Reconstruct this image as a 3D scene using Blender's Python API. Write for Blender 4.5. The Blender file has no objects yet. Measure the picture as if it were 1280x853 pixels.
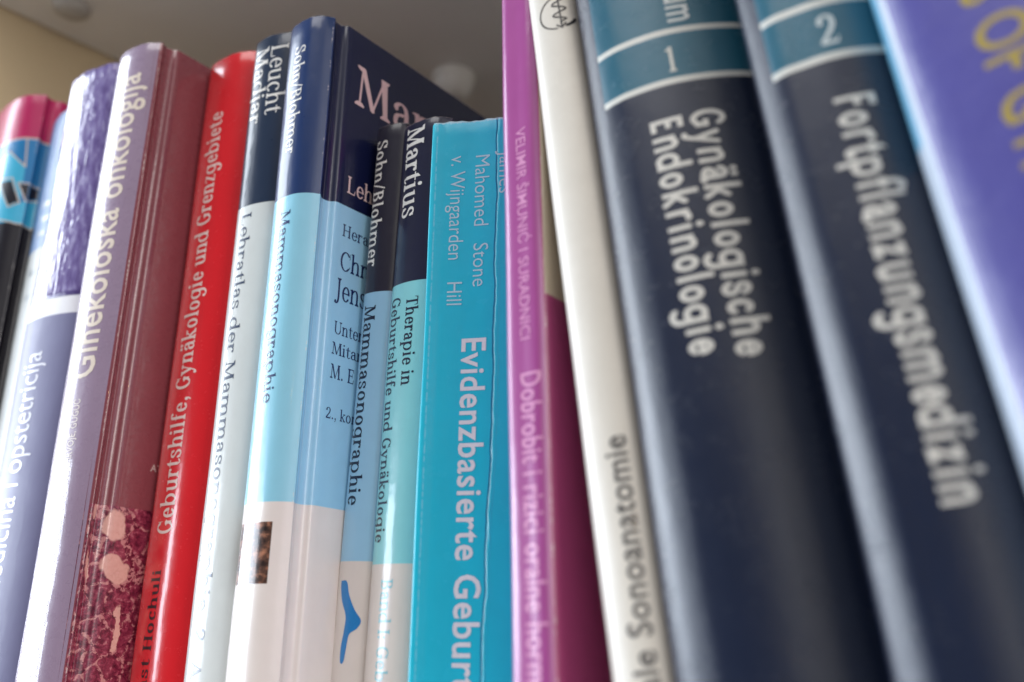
import bpy, bmesh, math, random
from mathutils import Vector, Matrix
from mathutils.geometry import delaunay_2d_cdt, convex_hull_2d

random.seed(4)
S = bpy.context.scene
COL = S.collection
R = math.radians

# ---------------------------------------------------------------- camera, world, lamps, exposure
cam_d = bpy.data.cameras.new('camera')
cam = bpy.data.objects.new('camera', cam_d); COL.objects.link(cam); S.camera = cam
right, down, fwd = Vector((.738949, .673667, .011332)), Vector((-.210215, .246500, -.946070)), Vector((-.640129, .696715, .323765))
mw = Matrix((right, -down, -fwd)).transposed().to_4x4()
mw.translation = (0, -.15, .05)
cam.matrix_world = mw
cam_d.sensor_width = 36; cam_d.lens = 33.75
cam_d.clip_start = .01; cam_d.clip_end = 50
cam_d.dof.use_dof = True; cam_d.dof.focus_distance = .268; cam_d.dof.aperture_fstop = 6.8; cam_d.dof.aperture_blades = 9

w = bpy.data.worlds.new('World'); S.world = w; w.use_nodes = True
wt = w.node_tree; bg = wt.nodes['Background']
def wn(ty, *ins, **kw):
    o = wt.nodes.new(ty)
    for k_, v_ in kw.items(): setattr(o, k_, v_)
    for q, v_ in zip(o.inputs, ins):
        if isinstance(v_, bpy.types.NodeSocket): wt.links.new(v_, q)
        else: q.default_value = v_
    return o
# the room around the shelf: dim ahead, lighter to the right, a pale low sheen (a lit table and wall) to the front left
gen = wt.nodes.new('ShaderNodeTexCoord').outputs['Generated']
def toward(vec, lo, hi):
    d = wn('ShaderNodeVectorMath', gen, Vector(vec).normalized(), operation='DOT_PRODUCT').outputs['Value']
    return wn('ShaderNodeMapRange', d, lo, hi, 0.0, 1.0, interpolation_type='SMOOTHSTEP').outputs[0]
sep = wn('ShaderNodeSeparateXYZ', gen)
low = wn('ShaderNodeMapRange', sep.outputs[2], .30, .02, 0.0, 1.0, interpolation_type='SMOOTHSTEP').outputs[0]
blob = wn('ShaderNodeMath', toward((-.80, -.62, .02), .86, .97), low, operation='MULTIPLY').outputs[0]
def scaled(f, col):
    return wn('ShaderNodeVectorMath', col, f, operation='MULTIPLY').outputs[0]
base_c = wn('ShaderNodeCombineXYZ', .11, .115, .125).outputs[0]
right_c = scaled(toward((1, -.05, .3), .45, 1.0), (1.3, 1.27, 1.23))
blob_c = scaled(blob, (.5, .6, .75))
tot = wn('ShaderNodeVectorMath', wn('ShaderNodeVectorMath', base_c, right_c, operation='ADD').outputs[0], blob_c, operation='ADD').outputs[0]
wt.links.new(tot, bg.inputs['Color']); bg.inputs['Strength'].default_value = 1.0

def area(name, loc, target, sx, sy, power, col):
    d = bpy.data.lights.new(name, 'AREA'); d.shape = 'RECTANGLE'; d.size = sx; d.size_y = sy; d.energy = power; d.color = col
    o = bpy.data.objects.new(name, d); COL.objects.link(o); o.location = loc
    o.rotation_euler = (Vector(target)-Vector(loc)).to_track_quat('-Z', 'Y').to_euler(); return o
area('window_light', (-2.1, -1.0, .8), (-.2, 0, .15), .95, 1.6, 43, (.84, .92, 1.0))
area('low_window_light', (-1.95, -1.4, .24), (-.1, 0, .1), 1.75, .5, 36, (.80, .89, 1.0))
area('room_light', (2.4, -.36, .95), (-.1, 0, .15), 1.3, 1.3, 26, (1.0, .975, .95))
area('overhead_fill', (-.1, -1.05, 1.75), (-.15, 0, .1), 1.0, 1.0, 12, (1.0, .98, .955))  # unseen fill added high in front to brighten the spines; no actual ceiling lamp
ld = bpy.data.lights.new('lamp_bulb', 'POINT'); ld.energy = .5; ld.color = (1.0, .62, .28); ld.shadow_soft_size = .006
lo = bpy.data.objects.new('lamp_bulb', ld); COL.objects.link(lo); lo.location = (.75, -1.3, .55)

vs = S.view_settings
S.display_settings.display_device = 'sRGB'
vs.view_transform = 'Standard'; vs.look = 'None'; vs.exposure = .2; vs.gamma = 1; vs.use_curve_mapping = False
S.cycles.max_bounces = 8; S.cycles.use_denoising = True

# ---------------------------------------------------------------- measured plans of the spines
U, CAMH = .15, .05      # plan unit in metres; eye height over the shelf board
BOOKS = {
 'B1': dict(k=0.76, lean=0, yaw=5, top=1.9240, pts=[(-3.66, 1.1), (-3.64, 1.04), (-3.58, 1.0), (-3.45, 0.985), (-3.34, 0.99), (-3.27, 1.015), (-3.235, 1.055)]),
 'B2': dict(k=0.79, lean=0, yaw=5, top=1.7340, pts=[(-3.105, 1.09), (-3.095, 1.052), (-3.05, 1.035), (-2.95, 1.03), (-2.885, 1.05), (-2.87, 1.09)]),
 'B3': dict(k=0.78, lean=0, yaw=5, top=1.7850, pts=[(-2.898, 1.07), (-2.895, 1.03), (-2.876, 1.005), (-2.8205, 0.998), (-2.729, 1.014), (-2.653, 1.047), (-2.61, 1.09)]),
 'B4': dict(k=0.785, lean=0, yaw=6, top=1.7230, pts=[(-2.573, 1.08), (-2.563, 1.035), (-2.537, 1.007), (-2.493, 1.0), (-2.44, 1.007), (-2.399, 1.023), (-2.361, 1.052)]),
 'B5': dict(k=0.94, lean=0, yaw=5, top=1.4260, pts=[(-1.991, 1.06), (-1.983, 1.02), (-1.959, 1.003), (-1.923, 1.0), (-1.872, 1.007), (-1.839, 1.02), (-1.814, 1.037), (-1.795, 1.06)]),
 'B6': dict(k=0.94, lean=0, yaw=5, top=1.3930, pts=[(-1.769, 1.06), (-1.766, 1.025), (-1.751, 1.003), (-1.711, 1.002), (-1.674, 1.013), (-1.646, 1.029), (-1.635, 1.05)]),
 'B7': dict(k=0.94, lean=0, yaw=4, top=1.3650, pts=[(-1.634, 1.07), (-1.628, 1.03), (-1.612, 1.006), (-1.576, 1.0), (-1.537, 1.006), (-1.512, 1.024), (-1.5, 1.042)]),
 'B8': dict(k=1.09, lean=-1.9, yaw=4, top=0.9260, pts=[(-1.315, 1.05), (-1.312, 1.02), (-1.3, 1.0), (-1.2725, 1.0), (-1.244, 1.015), (-1.236, 1.035)]),
 'B9': dict(k=1.09, lean=-1.5, yaw=4, top=0.9125, pts=[(-1.24, 1.06), (-1.238, 1.03), (-1.227, 1.008), (-1.189, 1.002), (-1.145, 1.014), (-1.125, 1.035)]),
 'B10': dict(k=1.08, lean=0, yaw=5, top=0.9190, pts=[(-1.124, 1.012), (-1.116, 1.0), (-1.094, 1.015), (-1.059, 1.039), (-1.02, 1.062), (-0.97, 1.095), (-0.925, 1.125), (-0.915, 1.14)]),
 'B11': dict(k=1, lean=2.2, yaw=5, top=1.3200, pts=[(-0.919, 1.03), (-0.916, 1.008), (-0.904, 0.998), (-0.877, 1.0), (-0.853, 1.004), (-0.843, 1.016)]),
 'B12': dict(k=1, lean=7.7, yaw=6, top=1.3500, pts=[(-0.754, 1.05), (-0.75, 1.015), (-0.734, 0.997), (-0.703, 0.995), (-0.672, 1.01), (-0.662, 1.04)]),
 'B13': dict(k=1, lean=7.5, yaw=6, top=1.4500, pts=[(-0.675, 1.075), (-0.672, 1.04), (-0.66, 1.014), (-0.6345, 1.0), (-0.6, 0.998), (-0.575, 1.003), (-0.55, 1.011), (-0.523, 1.023), (-0.495, 1.041), (-0.468, 1.063), (-0.44, 1.093), (-0.425, 1.12)]),
 'B14': dict(k=1, lean=7.3, yaw=6, top=1.4500, pts=[(-0.415, 1.07), (-0.412, 1.035), (-0.401, 1.01), (-0.3775, 1.0), (-0.356, 0.998), (-0.336, 1.003), (-0.307, 1.012), (-0.281, 1.026), (-0.255, 1.048), (-0.23, 1.08)]),
 'B15': dict(k=1, lean=8, yaw=6, top=1.3500, pts=[(-0.236, 1.06), (-0.233, 1.03), (-0.221, 1.008), (-0.197, 0.996), (-0.15, 0.99), (-0.1, 0.99), (-0.04, 1.0), (0.0, 1.02), (0.02, 1.06)]),
}

def catmull(P, n):
    """uniform-parameter Catmull-Rom through P, n samples per span"""
    Q = [(2*P[0][0]-P[1][0], 2*P[0][1]-P[1][1])] + list(P) + [(2*P[-1][0]-P[-2][0], 2*P[-1][1]-P[-2][1])]
    out = []
    for i in range(1, len(Q)-2):
        p0, p1, p2, p3 = Q[i-1], Q[i], Q[i+1], Q[i+2]
        d = lambda a, b: max(1e-9, math.hypot(a[0]-b[0], a[1]-b[1])**0.5)
        t0 = 0; t1 = t0+d(p0, p1); t2 = t1+d(p1, p2); t3 = t2+d(p2, p3)
        for j in range(n):
            t = t1+(t2-t1)*j/n
            r = []
            for c in (0, 1):
                A1 = (t1-t)/(t1-t0)*p0[c]+(t-t0)/(t1-t0)*p1[c]
                A2 = (t2-t)/(t2-t1)*p1[c]+(t-t1)/(t2-t1)*p2[c]
                A3 = (t3-t)/(t3-t2)*p2[c]+(t-t2)/(t3-t2)*p3[c]
                B1 = (t2-t)/(t2-t0)*A1+(t-t0)/(t2-t0)*A2
                B2 = (t3-t)/(t3-t1)*A2+(t-t1)/(t3-t1)*A3
                r.append((t2-t)/(t2-t1)*B1+(t-t1)/(t2-t1)*B2)
            out.append(tuple(r))
    out.append(tuple(P[-1]))
    return out

def bez(a, b, c, d, n=9):
    return [tuple((1-t)**3*a[k]+3*(1-t)**2*t*b[k]+3*(1-t)*t*t*c[k]+t**3*d[k] for k in (0, 1)) for t in [i/n for i in range(n+1)]]
def arc(cx, cy, rx, ry, a0, a1, n=18):
    return [(cx+rx*math.cos(math.radians(a0+(a1-a0)*i/n)), cy+ry*math.sin(math.radians(a0+(a1-a0)*i/n))) for i in range(n+1)]
class Serif:
    """a small old-style book face drawn with a broad pen: wide uprights, thin horizontals, bracketed feet"""
    X, C, A, D = .47, .68, .72, -.22
    def __init__(self, W=.088, T=.036, plain=False):
        self.W, self.T, self.cache, self.plain = W, T, {}, plain       # plain: an unseriffed face with an even pen
    def pen(self, path, w=None, t=None):
        w = (w or self.W)/2; t = (t or self.T)/2
        nib = [(w*math.cos(math.pi*(i+.5)/5), t*math.sin(math.pi*(i+.5)/5)) for i in range(10)]
        for a, b in zip(path, path[1:]):
            pts = [Vector((a[0]+x, a[1]+y)) for x, y in nib]+[Vector((b[0]+x, b[1]+y)) for x, y in nib]
            self.P.append([pts[i] for i in convex_hull_2d(pts)])
    def poly(self, *p): self.P.append([Vector(q) for q in p])
    def dot(self, x, y, r): self.poly(*arc(x, y, r, r, 0, 330, 11))
    def slab(self, x, y, up, l=.06, r=.06):
        if self.plain: return
        h = self.W/2; T = self.T; s = 1 if up else -1       # up: the foot stands on y; else it hangs from y
        self.poly((x-h-l, y), (x+h+r, y), (x+h+r, y+s*T*.8), (x+h, y+s*(T+.035)), (x-h, y+s*(T+.035)), (x-h-l, y+s*T*.8))
    def flag(self, x, y):
        if self.plain: return
        h = self.W/2
        self.poly((x-h-.065, y-.035), (x-h-.06, y-.015), (x+h, y+.012), (x+h, y-.12), (x-h, y-.10), (x-h, y-.055))
    def stem(self, x, y0, y1):
        h = self.W/2; self.poly((x-h, y0), (x+h, y0), (x+h, y1), (x-h, y1))
    def glyph(self, ch):
        if ch in self.cache: return self.cache[ch]
        self.P = []; W, T, X, C, A, D = self.W, self.T, self.X, self.C, self.A, self.D
        h, t = W/2, T/2; thin = W*(.85 if self.plain else .42); K = T if self.plain else .038; ns = self.plain
        st, sl, fl, pen = self.stem, self.slab, self.flag, self.pen
        adv = .5; x0 = .075+h                                # x0: axis of a left stem
        def arch(xa, xb):
            pen(bez((xa, .30), (xa+.06, X+.02), (xb+.0, X+.07), (xb, .29))); st(xb, 0, .30); sl(xb, 0, 1)
        if ch in 'ä': base = 'a'
        else: base = ch
        if base == 'a':
            x = .335+h/2; st(x, .05, .31); pen(bez((x, .30), (x, X+.05), (.14, X+.02), (.10, .36))); ns or self.dot(.115, .355, h*.95)
            pen(arc(.215, .14, .215-.055-h, .14-t, 75, 300)); pen([(.23, .278), (x, .30)], thin); pen([(.29, .03), (x, .10)], thin)
            pen(bez((x, .07), (x+.01, .0), (x+.06, .0), (x+.10, .04)), thin); adv = x+.125
        elif base in 'bp':
            if base == 'b': st(x0, .0, A); fl(x0, A)
            else: st(x0, D, X); fl(x0, X); sl(x0, D, 1)
            cx = x0+.19; pen(arc(cx, .235, .20, .245-t, -155, 155)); adv = cx+.20+h+.05
        elif base in 'dqg':
            cx = .26; x = cx+.185
            if base == 'd':
                pen(arc(cx, .235, .21-h*.3, .245-t, 25, 335)); st(x, .0, A); fl(x, A); sl(x, 0, 1, 0, .055); adv = x+h+.07
            else:
                pen(arc(cx, .245, .21-h*.3, .235-t, 25, 335)); st(x, -.08, X); fl(x, X)
                pen(bez((x, -.06), (x, -.22), (.20, -.27), (.11, -.15))); ns or self.dot(.125, -.135, h*.9); adv = x+h+.06
        elif base in 'ceo':
            cx = .05+.215; rx = .215-h
            if base == 'o': pen(arc(cx, .235, rx+.01, .245-t, 0, 360, 26)); adv = cx*2+.01
            elif base == 'c': pen(arc(cx, .235, rx, .245-t, 48, 318, 22)); ns or self.dot(cx+rx*.78, .385, h*1.0); adv = .47
            else: pen(arc(cx, .235, rx, .245-t, 0, 322, 26)); pen([(cx-rx, .255), (cx+rx, .255)], thin); adv = .485
        elif base in 'nhmr':
            st(x0, 0, A if base == 'h' else X); fl(x0, A if base == 'h' else X); sl(x0, 0, 1)
            if base == 'r':
                pen(bez((x0, .28), (x0+.04, .42), (x0+.13, X+.02), (x0+.22, X-.03))); ns or self.dot(x0+.225, X-.06, h*1.05); adv = x0+.29
            else:
                arch(x0, x0+.31); adv = x0+.31+h+.075
                if base == 'm': arch(x0+.31, x0+.62); adv += .31
        elif base in 'iIl':
            top = {'i': X, 'l': A, 'I': C}[base]
            if base == 'I': x0 += .01; sl(x0, top, 0)
            else: fl(x0, top)
            st(x0, 0, top); sl(x0, 0, 1)
            if base == 'i': self.dot(x0-.005, .635, h*1.15)
            adv = x0+h+.085
        elif base == 'j':
            st(x0, -.08, X); fl(x0, X); pen(bez((x0, -.06), (x0, -.2), (x0-.10, -.22), (x0-.17, -.16))); self.dot(x0, .635, h*1.15); adv = x0+h+.07
        elif base == 'k':
            st(x0, 0, A); fl(x0, A); sl(x0, 0, 1); pen([(x0, .17), (x0+.28, X-.03)], thin*1.1); pen([(x0+.10, .27), (x0+.29, .03)])
            sl(x0+.29, 0, 1, .04, .05); sl(x0+.27, X, 0, .05, .05); adv = x0+.29+h+.06
        elif base == 's':
            pen(bez((.345, .35), (.31, X+.03), (.06, X+.02), (.095, .335))+bez((.095, .335), (.12, .25), (.36, .24), (.355, .12))[1:]+bez((.355, .12), (.35, -.03), (.11, -.02), (.075, .12))[1:], W*.85)
            ns or pen([(.355, .33), (.355, .44)], thin); ns or pen([(.068, .04), (.068, .15)], thin); adv = .445
        elif base in 'tf':
            if base == 't':
                x = .15+h/2; st(x, .09, .56); self.poly((x-h, .55), (x+h, .64), (x+h, .5), (x-h, .44)); pen(bez((x, .12), (x, -.01), (x+.10, -.01), (x+.17, .06)), thin*1.4)
                self.poly((.03, X-K), (x+.18, X-K), (x+.18, X), (.03, X)); adv = x+.20
            else:
                x = .13+h/2; st(x, 0, .58); sl(x, 0, 1); pen(bez((x, .56), (x, .73), (x+.12, .74), (x+.20, .69))); ns or self.dot(x+.185, .665, h*.95)
                self.poly((.03, X-K), (x+.17, X-K), (x+.17, X), (.03, X)); adv = x+.19
        elif base == 'u':
            x1 = x0+.31; st(x0, .16, X); fl(x0, X); pen(bez((x0, .18), (x0, -.05), (x1-.08, -.03), (x1, .15))); st(x1, 0, X); fl(x1, X); sl(x1, 0, 1, 0, .05); adv = x1+h+.065
        elif base in 'yv':
            pen([(.10, X-.02), (.27, .03)]); pen([(.43, X-.02), (.27, .02)], thin); sl(.10, X, 0, .05, .05); sl(.43, X, 0, .05, .03)
            if base == 'y': pen(bez((.27, .04), (.22, -.12), (.17, -.24), (.09, -.18)), thin); ns or self.dot(.10, -.165, h)
            adv = .53
        elif base == 'z':
            self.poly((.06, X-K), (.41, X-K), (.41, X), (.06, X)); self.poly((.05, 0), (.42, 0), (.42, K), (.05, K)); pen([(.36, X-.03), (.11, .03)])
            if not ns: self.poly((.06, X), (.06, X-.12), (.075, X-.12), (.10, X)); self.poly((.42, 0), (.42, .13), (.405, .13), (.38, 0)); adv = .47
        elif base in 'LEFB':
            x0 += .02; st(x0, 0, C); sl(x0, 0, 1); sl(x0, C, 0)
            if ns:
                for yy, xe in [(0, .47)]*(base in 'LE')+[(C-K, .46)]*(base in 'EF')+[(.31, .42)]*(base in 'EF'): self.poly((x0, yy), (xe, yy), (xe, yy+K), (x0, yy+K))
            if base in 'LE' and not ns: self.poly((x0, 0), (.50, 0), (.53, .19), (.505, .19), (.46, .04), (x0, .04))
            if base in 'EF' and not ns: self.poly((x0, C), (.49, C), (.51, C-.16), (.485, C-.16), (.45, C-.04), (x0, C-.04)); self.poly((x0, .34), (.40, .34), (.40, .38), (x0, .38)); self.poly((.385, .26), (.41, .26), (.41, .46), (.385, .46))
            adv = {'L': .55, 'E': .57, 'F': .53, 'B': .60}[base]
            if base == 'B':
                pen([(x0, C-t), (.29, C-t)]+arc(.29, .525, .155, .155-t, 90, -90)[1:]+[(x0, .37)]); pen([(x0, .365), (.31, .365)]+arc(.31, .19, .175, .19-t, 90, -90)[1:]+[(x0, t)])
        elif base in 'HU':
            x0 += .02; x1 = x0+.42
            if base == 'H':
                for x in (x0, x1): st(x, 0, C); sl(x, 0, 1); sl(x, C, 0)
                self.poly((x0, .34), (x1, .34), (x1, .38), (x0, .38)); adv = x1+h+.09
            else:
                st(x0, .2, C); sl(x0, C, 0); sl(x1, C, 0); pen(arc((x0+x1)/2, .22, .21, .22-t, 180, 360)); pen([(x1, .22), (x1, C-.02)], thin*1.2); adv = x1+.12
        elif base == 'M':
            a, b = .12, .70; pen([(a, .02), (a+.04, C-.03)], thin); sl(a, 0, 1, .05, .05); pen([(a+.05, C-.02), (.41, .03)]); pen([(b-.06, C-.02), (.41, .02)], thin); self.poly((b-.08-h, C), (b-.04+h, C), (b+h, 0), (b-h, 0))
            sl(b, 0, 1); sl(a+.03, C, 0, .06, .0); sl(b-.05, C, 0, .0, .06); adv = .82
        elif base == 'A':
            pen([(.10, .02), (.33, C-.02)], thin); pen([(.33, C-.02), (.55, .02)]); self.poly((.16, .22), (.48, .22), (.48, .255), (.16, .255)); sl(.10, 0, 1, .05, .05); sl(.56, 0, 1, .05, .05); adv = .68
        elif base == 'T':
            x = .29; st(x, 0, C); sl(x, 0, 1); self.poly((.04, C), (.54, C), (.56, C-.18), (.535, C-.18), (.50, C-.045), (.08, C-.045), (.045, C-.18), (.02, C-.18)); adv = .58
        elif base in 'CG':
            pen(arc(.34, .34, .29-h, .355-t, 42, 318, 26)); ns or self.poly((.56, .46), (.585, .46), (.585, C), (.56, C))
            if base == 'G':
                st(.53, .06, .34); sl(.53, .31, 0, .07, .05)
                if ns: self.poly((.36, .34-K), (.53, .34-K), (.53, .34), (.36, .34))
            else: pen([(.56, .12), (.59, .18)], thin)
            adv = .66 if base == 'G' else .62
        elif base == 'S':
            pen(bez((.42, .52), (.36, .75), (.06, .70), (.11, .49))+bez((.11, .49), (.15, .36), (.46, .36), (.44, .17))[1:]+bez((.44, .17), (.42, -.05), (.12, -.04), (.07, .17))[1:])
            pen([(.44, .48), (.44, .66)], thin); pen([(.06, .03), (.06, .20)], thin); adv = .53
        elif base == 'J':
            x = .22; st(x, .1, C); sl(x, C, 0); pen(bez((x, .12), (x, -.12), (.10, -.16), (.03, -.10))); self.dot(.05, -.075, h); adv = x+h+.09
        elif base == '2':
            pen(bez((.08, .50), (.10, .72), (.42, .70), (.38, .46))+bez((.38, .46), (.35, .30), (.16, .18), (.08, .05))[1:]); self.poly((.04, 0), (.43, 0), (.46, .16), (.435, .16), (.40, .075), (.05, .075)); self.dot(.10, .50, h); adv = .51
        elif base == '1':
            x = .28; st(x, 0, C); sl(x, 0, 1); self.poly((x-h-.11, C-.10), (x-h-.11, C-.075), (x+h, C+.015), (x+h, C-.1), (x-h, C-.12)); adv = .51
        elif base in '.:':
            self.dot(.12, .055, h*1.2)
            if base == ':': self.dot(.12, .38, h*1.2)
            adv = .25
        elif base == ',':
            self.dot(.12, .055, h*1.2); pen(bez((.15, .05), (.16, -.03), (.14, -.08), (.08, -.12)), thin); adv = .25
        elif base == '/': pen([(.03, -.06), (.33, .72)], thin*1.5); adv = .37
        elif base == ' ': adv = .26
        if ch == 'ä': self.dot(.15, .63, h*1.1); self.dot(.33, .63, h*1.1)
        adv += (self.W-.088)*.6
        tris = []
        if self.P:
            V, F = [], []
            for p in self.P:
                if sum(p[i][0]*p[(i+1) % len(p)][1]-p[(i+1) % len(p)][0]*p[i][1] for i in range(len(p))) < 0: p = p[::-1]
                F.append(list(range(len(V), len(V)+len(p)))); V += p
            vo, _, fo, _, _, of = delaunay_2d_cdt(V, [], F, 0, 1e-5)
            vs = [(v[0], v[1]) for v in vo]; tris = (vs, [tuple(f) for f, g in zip(fo, of) if g])
        self.cache[ch] = (tris, adv); return self.cache[ch]

# ---------------------------------------------------------------- materials
def lin(c):
    return tuple(((v/255)/12.92 if v/255 <= .04045 else ((v/255+.055)/1.055)**2.4) for v in c)+(1,)
class NT:
    def __init__(s, name):
        s.m = bpy.data.materials.new(name); s.m.use_nodes = True; s.t = s.m.node_tree; s.b = s.t.nodes['Principled BSDF']
    def n(s, ty, **kw):
        o = s.t.nodes.new(ty)
        for k, v in kw.items(): setattr(o, k, v)
        return o
    def put(s, sock, v):
        if isinstance(v, bpy.types.NodeSocket): s.t.links.new(v, sock)
        else: sock.default_value = v
    def math(s, op, a, b=0.0, c=None, clamp=False):
        o = s.n('ShaderNodeMath', operation=op, use_clamp=clamp); s.put(o.inputs[0], a); s.put(o.inputs[1], b)
        if c is not None: s.put(o.inputs[2], c)
        return o.outputs[0]
    def mix(s, f, a, b):
        o = s.n('ShaderNodeMix', data_type='RGBA'); s.put(o.inputs[0], f); s.put(o.inputs[6], a); s.put(o.inputs[7], b); return o.outputs[2]
    def mixf(s, f, a, b):
        o = s.n('ShaderNodeMix', data_type='FLOAT'); s.put(o.inputs[0], f); s.put(o.inputs[2], a); s.put(o.inputs[3], b); return o.outputs[0]
    def noise(s, vec, scale, detail=2, rough=.5, out='Fac', **kw):
        o = s.n('ShaderNodeTexNoise', **kw); s.put(o.inputs['Vector'], vec); s.put(o.inputs['Scale'], scale); s.put(o.inputs['Detail'], detail); s.put(o.inputs['Roughness'], rough); return o.outputs[out]
    def ramp(s, f, stops):
        o = s.n('ShaderNodeValToRGB'); s.put(o.inputs[0], f); e = o.color_ramp.elements
        while len(e) < len(stops): e.new(.5)
        for x, (p, c) in zip(e, stops): x.position = p; x.color = c
        return o.outputs[0]
    def uv(s):
        if not hasattr(s, '_uv'):
            u = s.n('ShaderNodeUVMap', uv_map='print'); x = s.n('ShaderNodeSeparateXYZ'); s.t.links.new(u.outputs[0], x.inputs[0]); s._uv = (x.outputs[0], x.outputs[1], u.outputs[0])
        return s._uv
    def step(s, x, at, soft=.12):            # 0 below, 1 above
        o = s.n('ShaderNodeMapRange', interpolation_type='SMOOTHSTEP'); s.put(o.inputs[0], x)
        s.put(o.inputs[1], at-soft); s.put(o.inputs[2], at+soft); return o.outputs[0]
    def box(s, u0, u1, v0, v1, soft=.12):
        u, v, _ = s.uv(); f = None
        for x, lo, hi in ((u, u0, u1), (v, v0, v1)):
            for at, inv in ((lo, 0), (hi, 1)):
                if at is None: continue
                g = s.step(x, at, soft)
                if inv: g = s.math('SUBTRACT', 1.0, g)
                f = g if f is None else s.math('MULTIPLY', f, g)
        return f
def outline_length(key):
    p = catmull([(x*BOOKS[key]['k'], y*BOOKS[key]['k']) for x, y in BOOKS[key]['pts']], 10)
    return sum(math.dist(a, b) for a, b in zip(p, p[1:]))*U*1000
def jacket(name, base, layers=(), rough=.3, coat=.6, coat_rough=.06, wave=.25, grain=.08, special=None, key=None, spec=.4):
    """printed and laminated cover stock; print positions in millimetres along the outline (u) and up the book (v)"""
    k = NT(name); u, v, uvv = k.uv()
    c = lin(base)
    for col, (u0, u1, v0, v1) in layers:
        colv = lin(col) if not callable(col) else col(k)
        c = k.mix(k.box(u0, u1, v0, v1), c, colv)
    # wear of the print: faint uneven ink and a few specks
    big = k.noise(uvv, .09, 4, .6); c2 = k.n('ShaderNodeHueSaturation'); k.put(c2.inputs['Color'], c); k.put(c2.inputs['Value'], k.mixf(big, .93, 1.07)); c = c2.outputs[0]
    spk = k.math('GREATER_THAN', k.noise(uvv, 1.7, 2, .5), .80); c = k.mix(k.math('MULTIPLY', spk, .35), c, lin((215, 210, 205)))
    if key:     # rubbed head of the spine and joints: the paper shows through here and there
        top = BOOKS[key]['top']*BOOKS[key]['k']*U*1000; nz = k.noise(uvv, .9, 4, .7)
        rub = k.step(k.math('ADD', v, k.math('MULTIPLY', nz, 2.4)), top+.95, .25)
        jn = outline_length(key); e0 = k.math('ABSOLUTE', k.math('SUBTRACT', u, jn-.4)); patch = k.step(k.noise(uvv, .11, 3, .6), .56, .05)
        rub2 = k.math('MULTIPLY', k.math('MULTIPLY', k.math('SUBTRACT', 1.0, k.step(e0, .16, .14)), patch), k.step(nz, .5, .08))
        c = k.mix(k.math('MULTIPLY', k.math('MAXIMUM', rub, rub2), .6), c, lin((214, 206, 200)))
    h = k.math('MULTIPLY', k.noise(uvv, .055, 3, .55), wave)
    st = k.n('ShaderNodeMapping'); k.put(st.inputs['Vector'], uvv); st.inputs['Scale'].default_value = (1.0, .16, 1)
    h = k.math('ADD', h, k.math('MULTIPLY', k.noise(st.outputs[0], .5, 3, .6), wave*.16))
    h = k.math('ADD', h, k.math('MULTIPLY', k.noise(uvv, 5.0, 2, .5), grain*.05))
    sm = k.noise(uvv, .12, 5, .7); ro = k.mixf(k.noise(uvv, .35, 4, .65), rough*.8, rough*1.2); cr = k.mixf(k.step(sm, .56, .1), coat_rough, coat_rough*1.35+.03)
    if special:
        c, h, ro = special(k, c, h, ro)
    bp = k.n('ShaderNodeBump'); bp.inputs['Strength'].default_value = 1; bp.inputs['Distance'].default_value = .001; k.put(bp.inputs['Height'], h)
    k.put(k.b.inputs['Base Color'], c); k.put(k.b.inputs['Roughness'], ro); k.put(k.b.inputs['Normal'], bp.outputs[0])
    k.b.inputs['Coat Weight'].default_value = coat; k.put(k.b.inputs['Coat Roughness'], cr); k.put(k.b.inputs['Coat Normal'], bp.outputs[0])
    k.b.inputs['Specular IOR Level'].default_value = spec
    return k.m
_ink = {}
def ink(col, rough=.3, coat=.6, coat_rough=.06):
    key = (col, rough, coat)
    if key not in _ink:
        k = NT('ink'); g = k.n('ShaderNodeTexCoord').outputs['Object']
        f = k.noise(g, 900, 3, .6); c = lin(col); k.put(k.b.inputs['Base Color'], k.mix(f, tuple(x*.86 for x in c[:3])+(1,), tuple(min(1, x*1.08) for x in c[:3])+(1,)))
        k.b.inputs['Roughness'].default_value = rough; k.b.inputs['Coat Weight'].default_value = coat; k.b.inputs['Coat Roughness'].default_value = coat_rough
        k.b.inputs['Specular IOR Level'].default_value = .4; _ink[key] = k.m
    return _ink[key]
def paper():
    k = NT('page_paper'); g = k.n('ShaderNodeTexCoord').outputs['Object']
    mp = k.n('ShaderNodeMapping'); k.put(mp.inputs['Vector'], g); mp.inputs['Scale'].default_value = (9000, 40, 40)
    f = k.noise(mp.outputs[0], 1, 2); k.put(k.b.inputs['Base Color'], k.mix(f, lin((205, 196, 176)), lin((238, 232, 220)))); k.b.inputs['Roughness'].default_value = .8
    bp = k.n('ShaderNodeBump'); bp.inputs['Distance'].default_value = .0003; k.put(bp.inputs['Height'], f); k.put(k.b.inputs['Normal'], bp.outputs[0]); return k.m
def board_mat(name, a, b, rough=.5):
    k = NT(name); g = k.n('ShaderNodeTexCoord').outputs['Object']
    f = k.noise(g, 14, 5, .6); k.put(k.b.inputs['Base Color'], k.mix(f, lin(a), lin(b))); k.put(k.b.inputs['Roughness'], k.mixf(k.noise(g, 60, 3), rough*.8, rough*1.2))
    bp = k.n('ShaderNodeBump'); bp.inputs['Strength'].default_value = .35; bp.inputs['Distance'].default_value = .0006; k.put(bp.inputs['Height'], k.noise(g, 420, 3, .6)); k.put(k.b.inputs['Normal'], bp.outputs[0]); return k.m

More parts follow.
